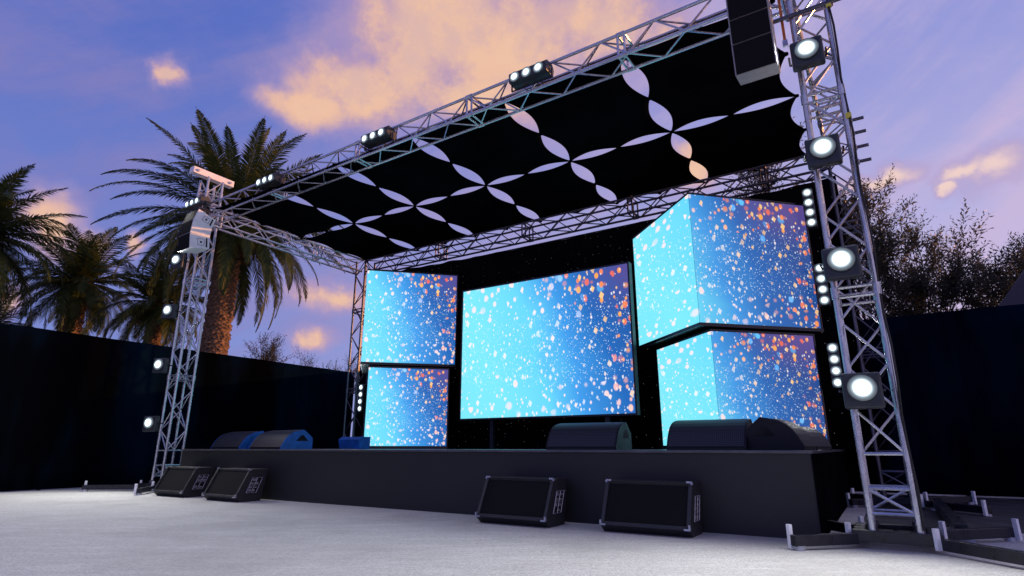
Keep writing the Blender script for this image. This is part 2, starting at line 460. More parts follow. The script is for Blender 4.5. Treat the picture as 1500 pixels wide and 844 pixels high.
# sleeve corner blocks on the towers at roof height
def sleeve(label, u, w, z):
    t = thing('sleeve_block', label, 'sleeve block', P(u, w, z), PHI, 'sleeve blocks round the towers')
    b = MB(); h = .225; k = .24
    for sx in (-1, 1):
        for sy in (-1, 1):
            b.tube((sx*h, sy*h, -k), (sx*h, sy*h, k), .02, 8)
    b.build('post_frame', M['alu'], t)
    b = MB()
    for z_ in (-k, k):
        for a, c in (((-h,-h),(h,-h)), ((h,-h),(h,h)), ((h,h),(-h,h)), ((-h,h),(-h,-h))):
            b.tube((*a, z_), (*c, z_), .02, 8)
    b.build('ring_frame', M['alu'], t)
    for sx in (-1, 1):
        for zz in (-.15, .15):
            b = MB(); b.tube((sx*(h-.02), -.06, zz), (sx*(h-.02), .06, zz), .03, 10); b.build('guide_wheel', M['edge'], t)
    return t
sleeve('open sleeve frame around the right front tower at roof height', *TR, ZF)
sleeve('open sleeve frame round the left front tower behind the white speakers', *TL, ZF)

# outrigger bases
def base(label, u, w, rz, lens=(.75, .75, .9, .75), m=None):
    m = m or M['black_steel']
    t = thing('outrigger_stand', label, 'tower base', P(u, w, 0), rz, 'outrigger bases under the towers')
    s = .31
    b = MB()
    b.box(-s, -s, .05, s, -s+.09, .14); b.box(-s, s-.09, .05, s, s, .14)
    b.box(-s, -s+.092, .052, -s+.09, s-.092, .138); b.box(s-.09, -s+.092, .052, s, s-.092, .138)
    b.box(-s+.1, -.05, .06, s-.1, .05, .12)
    b.build('centre_frame', m, t, bevel=.004)
    for sx in (-1, 1):
        for sy in (-1, 1):
            b = MB(); b.disc((sx*.165, sy*.165, .135), (0, 0, 1), .04, .05, 12); b.build('spigot', M['dark_alu'], t)
    for k, (ang, ln) in enumerate(zip((225, 315, 45, 135), lens)):
        a = R(ang); d = Vector((math.cos(a), math.sin(a), 0)); c = Vector((math.copysign(s, d.x), math.copysign(s, d.y), 0))*.9
        Mx = Matrix.Translation(c) @ Matrix.Rotation(a, 4, 'Z')
        o = MB(); o.box(.02, -.033, .03, ln, .033, .115, Mx); leg = o.build('outrigger', m, t, bevel=.004)
        for q in (.03, ln-.02):
            tb = MB(); tb.box(q-.012, -.022, .03 if q < .1 else .01, q+.016, .018, .19, Mx @ Matrix.Translation((0, -.052, 0)))
            tb.build('adjusting_tab', M['tab'], leg)
        ft = MB(); ft.disc(Mx @ Vector((ln-.05, 0, 0)), (0, 0, 1), .05, .035, 14); ft.build('foot_plate', M['edge'], leg)
    return t
base('black steel outrigger base under the right front tower', -.04, 6.18, PHI, (.62, 1.15, .85, .6))
base('black outrigger base under the far left tower beside the wedge monitors', TL[0], TL[1]-.02, PHI, (1.0, .85, .6, .9))
base('dark outrigger base in the gloom under the rear right tower', *BR, PHI, (.4, .9, .9, .5))
# tie beam lying between the two right bases
tb = thing('tie_beam', 'thick black beam lying on the ground behind the right tower base', 'beam', P(.45, 6.72, 0), PHI)
b = MB(); b.box(-.05, 0, .04, .05, 3.2, .15); b.build('tube', M['black_steel'], tb, bevel=.006)
b = MB(); b.box(-.08, 0, .0, .08, .12, .038); b.box(-.08, 3.0, .0, .08, 3.12, .038); b.build('foot', M['edge'], tb)

# ------------------------------------------------------------------ canopy: 6 x 2 scalloped panels
cn = thing('roof_canopy', 'black stretch fabric roof canopy with leaf shaped gaps between panels', 'canopy', P(-11.2, 6.07, 5.65), PHI)
U0, DU, NU = 0.0, 10.825/6, 6; DW = 2.13
def scallop_edge(a, b_, depth, n=14, pin=.04):
    """two concave arcs from a to b meeting at a mid pin; bow is to the left of a->b (inwards)"""
    a, b_ = Vector(a), Vector(b_); d = (b_-a).normalized(); nl = Vector((-d.y, d.x))
    pts = []; m_ = (a+b_)/2; L = (b_-a).length
    for s0, s1 in ((a+d*pin, m_-d*pin), (m_+d*pin, b_-d*pin)):
        for i in range(n+1):
            t_ = i/n; pts.append(s0.lerp(s1, t_) + nl*(depth*math.sin(math.pi*t_)**.9 + .004))
    return pts
import mathutils
for j in range(2):
    for i in range(NU):
        x0, x1 = i*DU, (i+1)*DU; y0, y1 = j*DW, (j+1)*DW
        dep = .132
        if j == 0: y0 -= .02
        loop = []
        loop += scallop_edge((x0, y0), (x1, y0), dep*(.12 if j == 0 else .55))
        loop += scallop_edge((x1, y0), (x1, y1), dep)
        loop += scallop_edge((x1, y1), (x0, y1), dep*.9)
        loop += scallop_edge((x0, y1), (x0, y0), dep)
        cx, cy = (x0+x1)/2, (y0+y1)/2
        b = MB(); n = len(loop); rings = [1, .85, .6, .3]
        vs = []
        for q in rings:
            for p in loop:
                x, y = cx+(p.x-cx)*q, cy+(p.y-cy)*q
                sag = -.05*(1-q)**1.5
                # the sheet slopes a little down to the rear truss
                vs.append((x, y, sag + .012*math.sin(x*3+y*2)*(1-q)))
        vs.append((cx, cy, -.052))
        fs = []
        for k in range(len(rings)-1):
            for a_ in range(n): fs.append((k*n+a_, k*n+(a_+1) % n, (k+1)*n+(a_+1) % n, (k+1)*n+a_))
        for a_ in range(n): fs.append(((len(rings)-1)*n+a_, (len(rings)-1)*n+(a_+1) % n, len(vs)-1))
        b.add(vs, fs); o = b.build('fabric_panel', M['canopy'], cn, smooth=True)
        sd = o.modifiers.new('t', 'SOLIDIFY'); sd.thickness = .004
for q_ in [(i*DU, j*DW/2) for i in range(NU+1) for j in range(5)] + [((i+.5)*DU, j*DW) for i in range(NU) for j in (0, 1, 2)]:
    b = MB(); b.disc((*q_, -.010), (0, 0, 1), .035, .02, 10); b.build('joint_disc', M['canopy'], cn)

# ------------------------------------------------------------------ LED walls
def led_cube(label, u, w, z0, z1, L, lm, rm):
    t = thing('screen_block', label, 'led screen', P(u, w, z0), PHI+R(45), 'corner led screen blocks'); H = z1-z0
    b = MB(); b.box(0, 0, 0, L, L, H); b.build('casing', M['housing'], t, bevel=.006)
    e = .006; k = .025
    b = MB(); b.add([(k, -e, k), (L-.01, -e, k), (L-.01, -e, H-k), (k*.2, -e, H-k), (k*.2, -e, k)][0:1] + [(L-.02, -e, k), (L-.02, -e, H-.02), (k, -e, H-.02)],
        [(0, 1, 2, 3)], [[(.33, 0), (1, 0), (1, 1), (.33, 1)]])
    # pulled back edge: front display runs right up to the corner
    b.v[0] = (-.003, -e, k); b.v[3] = (-.003, -e, H-.02)
    b.build('right_display', rm, t)
    b = MB(); b.add([(-e, L-.02, k), (-e, -.003, k), (-e, -.003, H-.02), (-e, L-.02, H-.02)], [(0, 1, 2, 3)], [[(0, 0), (.33, 0), (.33, 1), (0, 1)]])
    b.build('left_display', lm, t)
    b = MB()
    b.box(-.02, -.02, -.028, L+.01, 0, k-.004); b.box(-.02, .001, -.028, 0, L+.01, k-.004)
    b.box(-.012, -.012, H-.016, L+.01, 0, H+.012); b.box(-.012, .001, H-.016, 0, L+.01, H+.012)
    b.box(L-.018, -.012, k, L+.01, -.001, H-.017); b.box(-.012, L-.018, k, -.001, L+.01, H-.017)
    b.build('trim', M['black_steel'], t)
    return t
led_cube('large upper right screen block jutting out at its corner', -2.04, 8.32, 2.53, 4.6, 2.06, M['led_bright'], M['led'])
led_cube('lower right screen block standing on the stage behind the monitors', -1.93, 8.46, SH+.035, 2.455, 1.73, M['led_bright'], M['led'])
led_cube('upper left screen block above the smaller one', -9.15, 8.48, 2.53, 4.6, 2.0, M['led_bright'], M['led_pale'])
led_cube('lower left screen block standing on the stage floor', -8.93, 8.50, SH+.035, 2.44, 1.68, M['led_bright'], M['led_pale'])
ms = thing('main_screen', 'wide flat main screen in the middle of the stage', 'led screen', P(-7.03, 9.2, 1.35), PHI)
b = MB(); b.box(-.03, .004, -.03, 3.64, .14, 2.62); b.build('casing', M['housing'], ms, bevel=.006)
b = MB(); b.add([(0, 0, 0), (3.61, 0, 0), (3.61, 0, 2.59), (0, 0, 2.59)], [(0, 1, 2, 3)], [[(0, 0), (1, 0), (1, 1), (0, 1)]])
b.build('display', M['led_pale'], ms)
b = MB()
b.box(-.032, -.008, -.032, 3.642, .002, -.001); b.box(-.032, -.008, 2.591, 3.642, .002, 2.622); b.box(-.032, -.008, 0, -.001, .002, 2.59); b.box(3.611, -.008, 0, 3.642, .002, 2.59)
b.build('trim', M['black_steel'], ms)
b = MB()
for x in (.6, 3.0):
    b.box(x, .145, -(1.35-SH), x+.08, .225, 2.3)
b.build('support_leg', M['black_steel'], ms)

# ------------------------------------------------------------------ lamps
def spot(parent, loc, direction, power, size=2.3, radius=.09, col=(1.0, .99, .93), blend=.6):
    d = bpy.data.lights.new('lamp_light', 'SPOT'); d.energy = power; d.spot_size = size; d.spot_blend = blend; d.shadow_soft_size = radius; d.color = col
    o = bpy.data.objects.new('lamp_light', d); C.objects.link(o); o.parent = parent; o.location = loc
    o.rotation_euler = Vector(direction).to_track_quat('-Z', 'Y').to_euler(); return o
def floodlight(label, u, w, z, yaw, power, group='floodlights up the front towers', s=.148):
    """square black flood head facing local -y, yoke on the tower behind"""
    t = thing('floodlight', label, 'floodlight', P(u, w, z), PHI+yaw, group)
    b = MB(); b.box(-s, 0, -s*1.1, s, .10, s*.95); hb = b.build('housing', M['housing'], t, bevel=.02)
    b = MB(); 
    for i in range(5): b.box(-s*.8+i*s*.36, .102, -s*.8, -s*.8+i*s*.36+.02, .15, s*.7)
    b.build('cooling_fin', M['housing'], hb)
    b = MB(); n_ = 28
    for rr_, dd_ in ((s*.93, .0), ): b.disc((0, -.001, .01), (0, -1, 0), rr_*.86, .018, 28, s*.78)
    b.build('bezel', M['housing'], t)
    b = MB(); b.lens((0, -.022, .01), (0, -1, 0), s*.74); b.build('lens', M['lens'], t, smooth=True)
    b = MB(); b.path([(-s-.02, .05, 0), (-s-.02, .19, 0), (s+.02, .19, 0), (s+.02, .05, 0)], .011, 6); b.build('yoke', M['black_steel'], t)
    spot(t, (0, -.075, .01), (0, -1, -.42), power, 2.6)
    return t
zz = [4.67, 3.56, 2.43, 1.28]; wd = ['topmost', 'second from the top', 'third from the top', 'lowest']
pw = [560, 400, 190, 60]
for z, n, p_ in zip(zz, wd, pw):
    floodlight('bright floodlight on the right tower, %s of four' % n, TR[0]-.07, 5.74, z, R(2), p_)
for z, n, p_ in zip([4.68, 3.57, 2.43, 1.27], wd, pw):
    floodlight('bright floodlight on the left tower, %s of four' % n, -12.33, 5.98, z, R(20), p_*.9, s=.15)

def blinder(label, u, w, z, yaw=0, vertical=True):
    t = thing('blinder_bar', label, 'stage light', P(u, w, z), PHI+yaw, 'four lamp blinders on the rear towers')
    b = MB(); b.box(-.075, 0, -.33, .075, .12, .33); b.build('housing', M['housing'], t, bevel=.012)
    for k in range(4):
        zc = -.255+k*.17
        b = MB(); b.lens((0, -.004, zc), (0, -1, 0), .074, 20); b.build('lens', M['lens_small'], t, smooth=True)
    b = MB(); b.box(-.02, .122, -.05, .02, .45, .05); b.build('bracket', M['black_steel'], t)
    spot(t, (0, -.05, 0), (0, -1, -.25), 14, 2.2, .08)
    return t
blinder('four lamp blinder high beside the upper right screen', -.50, 9.62, 4.48)
blinder('four lamp blinder halfway up beside the upper right screen', -.485, 9.62, 3.21)
blinder('four lamp blinder beside the lower right screen', -.475, 9.62, 1.97)
blinder('four lamp blinder beside the lower left screen', -10.68, 9.95, 1.97)

def truss_light(label, u, w, z, yaw=0.0, power=190):
    t = thing('truss_light', label, 'stage light', P(u, w, z), PHI+yaw, 'three lamp heads along the front truss')
    b = MB(); prof = [(-.09, -.085), (-.10, .05), (-.05, .10), (.10, .10), (.15, .03), (.12, -.09)]
    b.prism(prof, -.30, .30); b.build('housing', M['housing'], t, bevel=.012)
    for k in range(3):
        b = MB(); b.lens((-.20+k*.19, -.102, -.015), (0, -1, -.05), .078, 22); b.build('lens', M['lens_small'], t, smooth=True)
    b = MB(); b.path([(-.32, .03, 0), (-.32, .03, -.14), (.32, .03, -.14), (.32, .03, 0)], .012, 6); b.build('bracket', M['black_steel'], t)
    spot(t, (0, -.16, -.01), (0, -1, -.75), power, 2.3, .1)
    return t
truss_light('three lamp truss light near the right end of the front truss', -3.45, 5.92, 5.80)
truss_light('three lamp truss light near the middle of the front truss', -6.45, 5.98, 5.80)
truss_light('three lamp truss light at the left of the front truss before the palm', -9.42, 6.04, 5.80)
truss_light('three lamp truss light on the left tower above the white speakers', -11.95, 6.02, 5.93)

# ------------------------------------------------------------------ line arrays
def line_array(label, u, w, ztop, rz, wd, dp, hs, tilt0, dt, side_mat, fm, group='hanging line arrays', chain=.35, bow=1):
    t = thing('line_array', label, 'speaker array', P(u, w, ztop), rz, group)
    a = tilt0; y, z = 0.0, 0.0                       # top front hinge
    for k, h in enumerate(hs):
        # cabinet local: front face down the tilt direction
        dwn = Vector((0, -math.sin(a)*-1, -math.cos(a))); bk = Vector((0, math.cos(a), -math.sin(a)*-1*-1))
        bk = Vector((0, math.cos(a), math.sin(a)))
        o = Vector((0, y, z)); tp = .055                # wedge: the rear is shorter than the front
        F0, F1 = o, o+dwn*h
        B0, B1 = o+bk*dp+dwn*h*tp*2, o+bk*dp+dwn*(h-h*tp*2)
        hw = wd/2
        b = MB(); g_ = .004
        vs = []
        for x in (-hw, hw):
            for q in (F0+dwn*g_, F1-dwn*g_, B1, B0): vs.append((x, q.y, q.z))
        b.add(vs, [(0, 1, 2, 3), (7, 6, 5, 4), (0, 4, 5, 1), (1, 5, 6, 2), (2, 6, 7, 3), (3, 7, 4, 0)])
        cab = b.build('cabinet', side_mat, t, bevel=.004)
        b = MB(); n_ = -bk*.006; q0, q1 = F0+dwn*.006+n_, F1-dwn*.006+n_; hx = hw-.014
        b.add([(-hx, q1.y, q1.z), (hx, q1.y, q1.z), (hx, q0.y, q0.z), (-hx, q0.y, q0.z)], [(0, 1, 2, 3)], [[(0, 0), (wd, 0), (wd, h), (0, h)]])
        b.build('grille', fm, cab)
        # connector plate and latch on both sides
        for sx in (-1, 1):
            for (f0, f1, v0, v1, mm, nm) in ((.38, .72, .30, .72, M['cab'] if side_mat is M['cabw'] else M['panelw'], 'connector_plate'), (.80, .88, .2, .8, M['port'], 'latch')):
                pts = [o+bk*dp*f0+dwn*h*v0, o+bk*dp*f1+dwn*h*v0, o+bk*dp*f1+dwn*h*v1, o+bk*dp*f0+dwn*h*v1]
                b = MB(); x = sx*(hw+.003)
                if nm == 'connector_plate':
                    # a thin outlined frame
                    for p_, q_ in zip(pts, pts[1:]+pts[:1]): b.tube((x, p_.y, p_.z), (x, q_.y, q_.z), .003, 4)
                    c_ = (pts[0]+pts[2])/2; b.disc((x-.002*sx, c_.y, c_.z), (sx, 0, 0), .022, .006, 12)
                else:
                    b.add([(x, p_.y, p_.z) for p_ in pts], [(0, 1, 2, 3)])
                if k != 1 or nm == 'latch' and k != 1: b.build(nm, mm, cab)
        y, z = F1.y, F1.z; a += dt
    b = MB(); b.box(-wd*.4, .02, .012, -wd*.4+.04, dp*.8, .06); b.box(wd*.4-.04, .02, .012, wd*.4, dp*.8, .06); b.box(-wd*.4, dp*.35, .062, wd*.4, dp*.45, .10)
    b.build('fly_frame', M['black_steel'], t)
    b = MB(); b.path([(0, dp*.4, .10), (0, dp*.4+.03, .10+chain)], .012, 6); b.build('chain', M['edge'], t)
    return t
M['grey_cab'] = mat('grey_cabinet_paint', (.30, .29, .30), .5, 0, .15, 10, .1, 120)
line_array('dark line array of three speakers hanging beside the right tower', -.575, 5.50, 5.43, PHI, .40, .30, (.29, .29, .35), R(0), R(2.5), M['grey_cab'], M['foam'], chain=.22)
line_array('curved line array with white sides hanging on the left tower', -11.72, 5.86, 5.63, PHI+R(-3), .50, .40, (.27, .30, .33), R(-16), R(11), M['cabw'], M['foam'], chain=.25)

# ------------------------------------------------------------------ floor wedges in front of the stage
def wedge(label, u, w, rz, plate='busy'):
    t = thing('wedge_monitor', label, 'stage monitor', P(u, w), rz, 'wedge monitors on the ground before the stage')
    Wd = .88; prof = [(0, .07), (.09, 0), (.43, 0), (.52, .475), (.20, .475)]
    b = MB(); b.prism(prof, -Wd/2, -Wd/2+.035); b.prism(prof, Wd/2-.035, Wd/2)
    # shell between the cheeks, with the baffle set back
    d = (Vector((.20, .475))-Vector((0, .07))).normalized(); nrm = Vector((d.y, -d.x))   # pointing into the body (y+)
    if nrm.x < 0: nrm = -nrm
    s_ = .03; q0 = Vector((0, .07))+nrm*s_+d*.0; q1 = Vector((.20, .475))+nrm*s_
    x0, x1 = -Wd/2+.0352, Wd/2-.0352
    b.prism([(.0, .0705), (.09, .0005), (.43, .0005), (.5195, .4745), (.2005, .4745), (.215, .44), (q1.x-.015, .44), (q0.x+.01, .10), (.012, .10)][:9], x0, x1)
    b.build('cabinet', M['cab'], t, bevel=.004)
    b = MB(); a0 = Vector((0, .07))+d*.035+nrm*.018; a1 = Vector((.20, .475))-d*.03+nrm*.018
    b.add([(x0, a0.x, a0.y), (x1, a0.x, a0.y), (x1, a1.x, a1.y), (x0, a1.x, a1.y)], [(0, 1, 2, 3)], [[(0, 0), (Wd, 0), (Wd, .45), (0, .45)]])
    gl = b.build('grille', M['foam'], t)
    # metal corners
    for sx in (-1, 1):
        for (y, z, dy, dz) in ((0, .07, d.x, d.y), (.20, .475, -d.x, -d.y)):
            b = MB(); x = sx*Wd/2
            b.box(min(x, x-sx*.055), -.0, -.004, max(x, x-sx*.055)+0, .012, .012, Matrix.Translation((0, y-.008, z)))
            b.box(min(x-sx*.012, x+sx*.005), -.004, 0, max(x-sx*.012, x+sx*.005), .02, .045 if z < .2 else .02, Matrix.Translation((0, y-.004, z-(0 if z < .2 else .018))))
            b.build('corner', M['edge'], t)
    # connector plate, right cheek
    fr = MB(); x = Wd/2+.003
    def q(a, c): return (x, .17+a*.17+c*.09, .13+c*.22)
    for a_, b_ in (((0,0),(1,0)), ((1,0),(1,1)), ((1,1),(0,1)), ((0,1),(0,0)), ((0,.5),(1,.5)), ((.5,0),(.5,1))): fr.tube(q(*a_), q(*b_), .0035, 4)
    rr = random.Random(int(u*100))
    for a_ in (0.08, .56):
        for c_ in (.08, .3, .56, .78):
            if rr.random() < .8:
                w_ = rr.uniform(.2, .38); h_ = rr.uniform(.08, .16)
                fr.add([q(a_, c_), q(a_+w_, c_), q(a_+w_, c_+h_), q(a_, c_+h_)], [(0, 1, 2, 3)])
    fr.build('connector_plate', M['panelw'], t)
    bk = MB(); x = Wd/2+.0015; bk.add([q(0,0), q(1,0), q(1,1), q(0,1)], [(0, 1, 2, 3)]); bk.build('recess', M['port'], t)
    return t
wedge('leftmost black wedge monitor, partly behind its neighbour', -10.42, 5.52, PHI+R(2))
wedge('black wedge monitor right of the leftmost one, overlapping it', -8.88, 5.50, PHI)
wedge('black wedge monitor on the ground before the main screen', -3.52, 5.50, PHI+R(0))
wedge('rightmost black wedge monitor on the ground nearest the camera', -2.07, 5.60, PHI+R(1))

# ------------------------------------------------------------------ curved monitors on the stage
M['mon_in'] = mat('monitor_shell_black', (.008, .008, .011), .6, 0, .2, 12)
def barrel(label, u, w, rz, wd, sm, dp=.62, h=.335, name='floor_monitor'):
    t = thing(name, label, 'stage monitor', P(u, w, SH), rz, 'curved monitors on the stage')
    prof = [(0, .0), (0, .035)]; pk = dp*.70
    for k in range(1, 9):
        f = k/8; a = math.atan2(h-.035, pk)            # arc bulging forward between the lip and the top edge
        bul = .085*math.sin(math.pi*f)
        prof.append((pk*f - bul*math.sin(a), .035+(h-.035)*f + bul*math.cos(a)))
    prof += [(pk+.012, h-.004), (dp, h*.60), (dp, 0)]
    b = MB(); b.prism(prof, -wd/2, -wd/2+.02); 
    b.build('side_panel', sm, t)
    b = MB(); b.prism(prof, wd/2-.02, wd/2); b.build('side_panel', sm, t)
    inn = [(y+.006 if y < pk else y-.006, max(0.002, z-.006) if z > .01 else .002) for y, z in prof]
    b = MB(); b.prism(inn, -wd/2+.0205, wd/2-.0205); b.build('cabinet', M['mon_in'], t)
    # curved grille
    b = MB(); vs = []; fs = []; uv = []
    gp = prof[1:10]; s = 0; S = [0]
    for a, c in zip(gp, gp[1:]): s += math.dist(a, c); S.append(s)
    for (y, z) in gp: vs += [(-wd/2+.022, y-.002, z+.003), (wd/2-.022, y-.002, z+.003)]
    for k in range(len(gp)-1):
        fs.append((2*k, 2*k+1, 2*k+3, 2*k+2)); uv.append([(0, S[k]), (wd, S[k]), (wd, S[k+1]), (0, S[k+1])])
    b.add(vs, fs, uv); b.build('grille', M['grille'], t)
    for sx in (-1, 1):
        b = MB(); x = sx*(wd/2+.0025)
        b.add([(x, dp*.46, h*.42), (x, dp*.86, h*.42), (x, dp*.70, h*.72), (x, dp*.62, h*.72)], [(0, 1, 2, 3)]); b.build('handle_recess', M['port'], t)
    return t
M['mon'] = mat('matt_black_monitor_paint', (.010, .011, .016), .6, 0, .25, 14, .2, 160, .3)
barrel('curved dark stage monitor before the lower right screen', -1.66, 6.5, PHI, .84, M['mon'])
barrel('curved dark stage monitor on the stage below the main screen', -3.17, 6.55, PHI+R(4), .92, M['mon'])
barrel('dark monitor turned sideways at the right end of the stage', -.66, 6.75, PHI+R(82), .5, M['mon'], dp=.56, h=.335)
barrel('low dark monitor behind the sideways one at the stage end', -.60, 7.45, PHI+R(76), .52, M['mon'], dp=.5, h=.27)
barrel('monitor with painted blue light at the left end of the stage', -10.66, 6.6, PHI+R(-4), 1.05, M['blue'])
barrel('monitor with painted blue light second from the left end of the stage', -9.30, 6.5, PHI+R(-4), 1.0, M['blue'])
barrel('low monitor half hidden behind the two with painted blue light', -10.25, 7.35, PHI+R(-6), .8, M['blue'], h=.30)
bx = thing('blue_lit_speaker_box', 'small speaker box with painted blue light beside the lower left screen', 'speaker', P(-8.35, 7.6, SH), PHI+R(6))
b = MB(); b.prism([(0, 0), (.28, 0), (.28, .22), (.04, .22), (-.05, .17)], -.24, .24); b.build('cabinet', M['blue'], bx, bevel=.006)
b = MB(); b.tube((-.05, -.016, .13), (.05, -.016, .13), .008, 6); b.build('handle', M['edge'], bx)

# ------------------------------------------------------------------ rigging details on the right tower
rs = thing('ratchet_strap', 'worn orange strap hanging beside the right tower top', 'strap', P(TR[0]-.26, TR[1]-.16, 5.0), PHI)
b = MB(); b.box(-.014, -.004, 0, .014, .004, .85); b.build('webbing', M['orange'], rs)
b = MB(); b.box(-.025, -.02, -.07, .025, .015, .0); b.build('buckle', M['edge'], rs)
cb = thing('power_cable', 'black cable running down the right tower', 'cable', P(TR[0]+.19, TR[1]-.19, 0), PHI)
b = MB(); pts = [Vector((.01*math.sin(k*1.7), .012*math.sin(k*1.1), .16+k*.3)) for k in range(21)]; b.path(pts, .011, 6); b.build('sheath', M['cable'], cb)
b = MB()
for z_ in (5.2, 3.9): b.box(-.03, -.02, z_, .02, .02, z_+.05)
b.build('tape', M['yellow'], cb)
for k, z_ in enumerate((4.05, 3.9, 3.74, 3.58)):
    o = thing('tower_clamp', 'stub clamp pole sticking out right of the tower, ' + ['uppermost', 'second down', 'third down', 'lowest'][k], 'clamp', P(TR[0]+.17, TR[1]+.165, z_), PHI, 'stub clamp poles on the right tower')
    b = MB(); b.tube((-.03, 0, 0), (.15, 0, 0), .017, 10); b.build('pole', M['dark_alu'], o)
    b = MB(); b.tube((-.0, 0, 0), (.05, 0, 0), .03, 10); b.build('jaw', M['edge'], o)
o = thing('scaffold_pole', 'dark scaffold pole crossing the top of the right tower', 'pole', P(TR[0]-.35, TR[1]-.21, 5.24), PHI)
b = MB(); b.tube((0, 0, 0), (.82, .02, .02), .024, 10); b.build('tube', M['dark_alu'], o)

# ------------------------------------------------------------------ dark tent beyond the right wall
tn = thing('dark_tent', 'dark sloping tent roof rising beyond the right wall', 'tent', P(2.1, 14.6, 0), PHI)
b = MB(); prof = [(0, 0), (0, 3.3), (.35, 3.72), (.8, 4.28), (1.4, 5.1), (2.0, 6.1), (2.3, 6.9), (2.6, 6.1), (3.2, 5.1), (3.8, 4.28), (4.6, 3.3), (4.6, 0)]
vs = [(x, 0 if z < 3.4 else .9*(z-3.3)/2, z) for x, z in prof] + [(x, 3.5 if z < 3.4 else 3.5-.9*(z-3.3)/2, z) for x, z in prof]; n = len(prof)
b.add(vs, [tuple(range(n)), tuple(range(n, 2*n))[::-1]] + [(i, n+i, n+(i+1) % n, (i+1) % n) for i in range(n)])
M['tent'] = mat('dark_tent_canvas', (.035, .032, .05), .8, 0, .3, 1.5, .2, 20)
b.build('canvas', M['tent'], tn)
b = MB(); b.tube((2.3, 1.75, 6.85), (2.3, 1.75, 7.2), .03, 8); b.build('finial', M['black_steel'], tn)

# ------------------------------------------------------------------ palms
def palm(label, loc, trunk_h, trunk_r, fl, nf, seed, droop=1.0, lean=(0, 0), dry=6, upmin=-35, leafw=.032, rz=0):
    r = random.Random(seed)
    t = thing('palm_tree', label, 'palm tree', loc, rz, 'palms beyond the left wall')
    b = MB(); prev = None; ns = 26; nr = 16; vs = []; fs = []
    for i in range(ns*3+1):
        f = i/(ns*3); z = trunk_h*f; rr = trunk_r*(1.12-.22*f)*(1+.07*math.sin(i*2.1)+r.uniform(-.02, .02))
        if f > .88: rr *= 1+(f-.88)*3.2
        if f < .04: rr *= 1.25
        cx, cy = lean[0]*f*f, lean[1]*f*f
        for k in range(nr):
            a = 2*math.pi*k/nr + i*.19
            q = rr*(1+(.09 if (k+i) % 2 else -.03))
            vs.append((cx+q*math.cos(a), cy+q*math.sin(a), z))
    for i in range(ns*3):
        for k in range(nr): fs.append((i*nr+k, i*nr+(k+1) % nr, (i+1)*nr+(k+1) % nr, (i+1)*nr+k))
    b.add(vs, fs); b.build('trunk', M['palm_trunk'], t)
    top = Vector((lean[0], lean[1], trunk_h))
    def frond(mb, az, el, L, dr, wsc=1.0, ragged=0.0):
        n = 24; p = top + Vector((math.cos(az), math.sin(az), 0))*trunk_r*.6; e = el; pts = [p.copy()]; dirs = []
        side = Vector((-math.sin(az), math.cos(az), 0)); tw = r.uniform(-.5, .5)
        for i in range(n):
            d = Vector((math.cos(az)*math.cos(e), math.sin(az)*math.cos(e), math.sin(e)))
            dirs.append(d); p = p + d*(L/n); pts.append(p.copy()); e -= dr*(.25+1.6*i/n)/n
        for i in range(n): mb.tube(pts[i], pts[i+1], .026*(1-i/n)+.005, 4, .026*(1-(i+1)/n)+.005, cap=False)
        m_ = int(72*L/3.5)+16
        for k in range(m_):
            f = .10+.90*k/m_; i = min(n-1, int(f*n)); q = pts[i].lerp(pts[i+1], f*n-i); d = dirs[i]
            nrm = side.cross(d).normalized()
            sd = (side*math.cos(tw*f) + nrm*math.sin(tw*f)).normalized(); nn = sd.cross(d).normalized()
            ll = .62*wsc*(math.sin(math.pi*min(1, f*.93+.10))**.55)*(1-.25*f)
            for sgn in (-1, 1):
                if ragged and r.random() < ragged: continue
                ld = (sd*sgn*1.0 + d*(.62+.75*f) + nn*r.uniform(.1, .5)*(-1 if nn.z < 0 else 1) + Vector((0, 0, -.30-.25*r.random()))).normalized()
                l2 = ll*r.uniform(.82, 1.1); wv = d*leafw*.5
                a = q; m1 = q+ld*l2*.45; e1 = q+ld*l2+Vector((0, 0, -.14*l2*droop))
                up = d.cross(ld).normalized()*leafw*.35
                mb.add([a-wv*.5, a+wv*.5, m1+wv+up, m1-wv+up, e1], [(0, 1, 2, 3), (3, 2, 4)])
    mb = MB(); ga = 2.39996
    for k in range(nf):
        f = k/nf; el = R(88 - (88-upmin)*f**.78 + r.uniform(-7, 7)); az = k*ga + r.uniform(-.25, .25)
        frond(mb, az, el, fl*r.uniform(.86, 1.08)*(.9 if f < .12 else 1), R(62+28*r.random())*droop*(.55 if f < .2 else 1))
    mb.build('crown', M['palm_leaf'], t)
    if dry:
        md = MB()
        for k in range(dry): frond(md, k*ga+.7, R(-48-r.random()*25), fl*.42*r.uniform(.8, 1.1), R(30), .8, .25)
        md.build('dry_skirt', M['palm_dry'], t)
    return t
palm('tall date palm with thick trunk behind the left tower', (-10.02, 19.0, 0), 8.7, .42, 4.15, 90, 5, .85, (.1, 0), 22, -55, .05)
palm('dark bushy palm between the left edge and the left tower', (-16.4, 21.0, 0), 6.9, .30, 2.6, 66, 12, 1.0, (-.1, 0), 10, -55, .042)
palm('small dark palm just left of the left tower', (-12.9, 20.2, 0), 5.9, .28, 2.2, 52, 21, 1.0, (0, 0), 8, -60, .04)
palm('warm lit palm cut by the left edge of the picture', (-16.3, 16.2, 0), 7.0, .32, 3.0, 64, 33, 1.15, (0, 0), 8, -50, .045)
palm('low palm top peeping over the wall in the left corner', (-18.9, 20.0, 0), 4.7, .26, 2.2, 40, 41, 1.0, (0, 0), 3, -40)

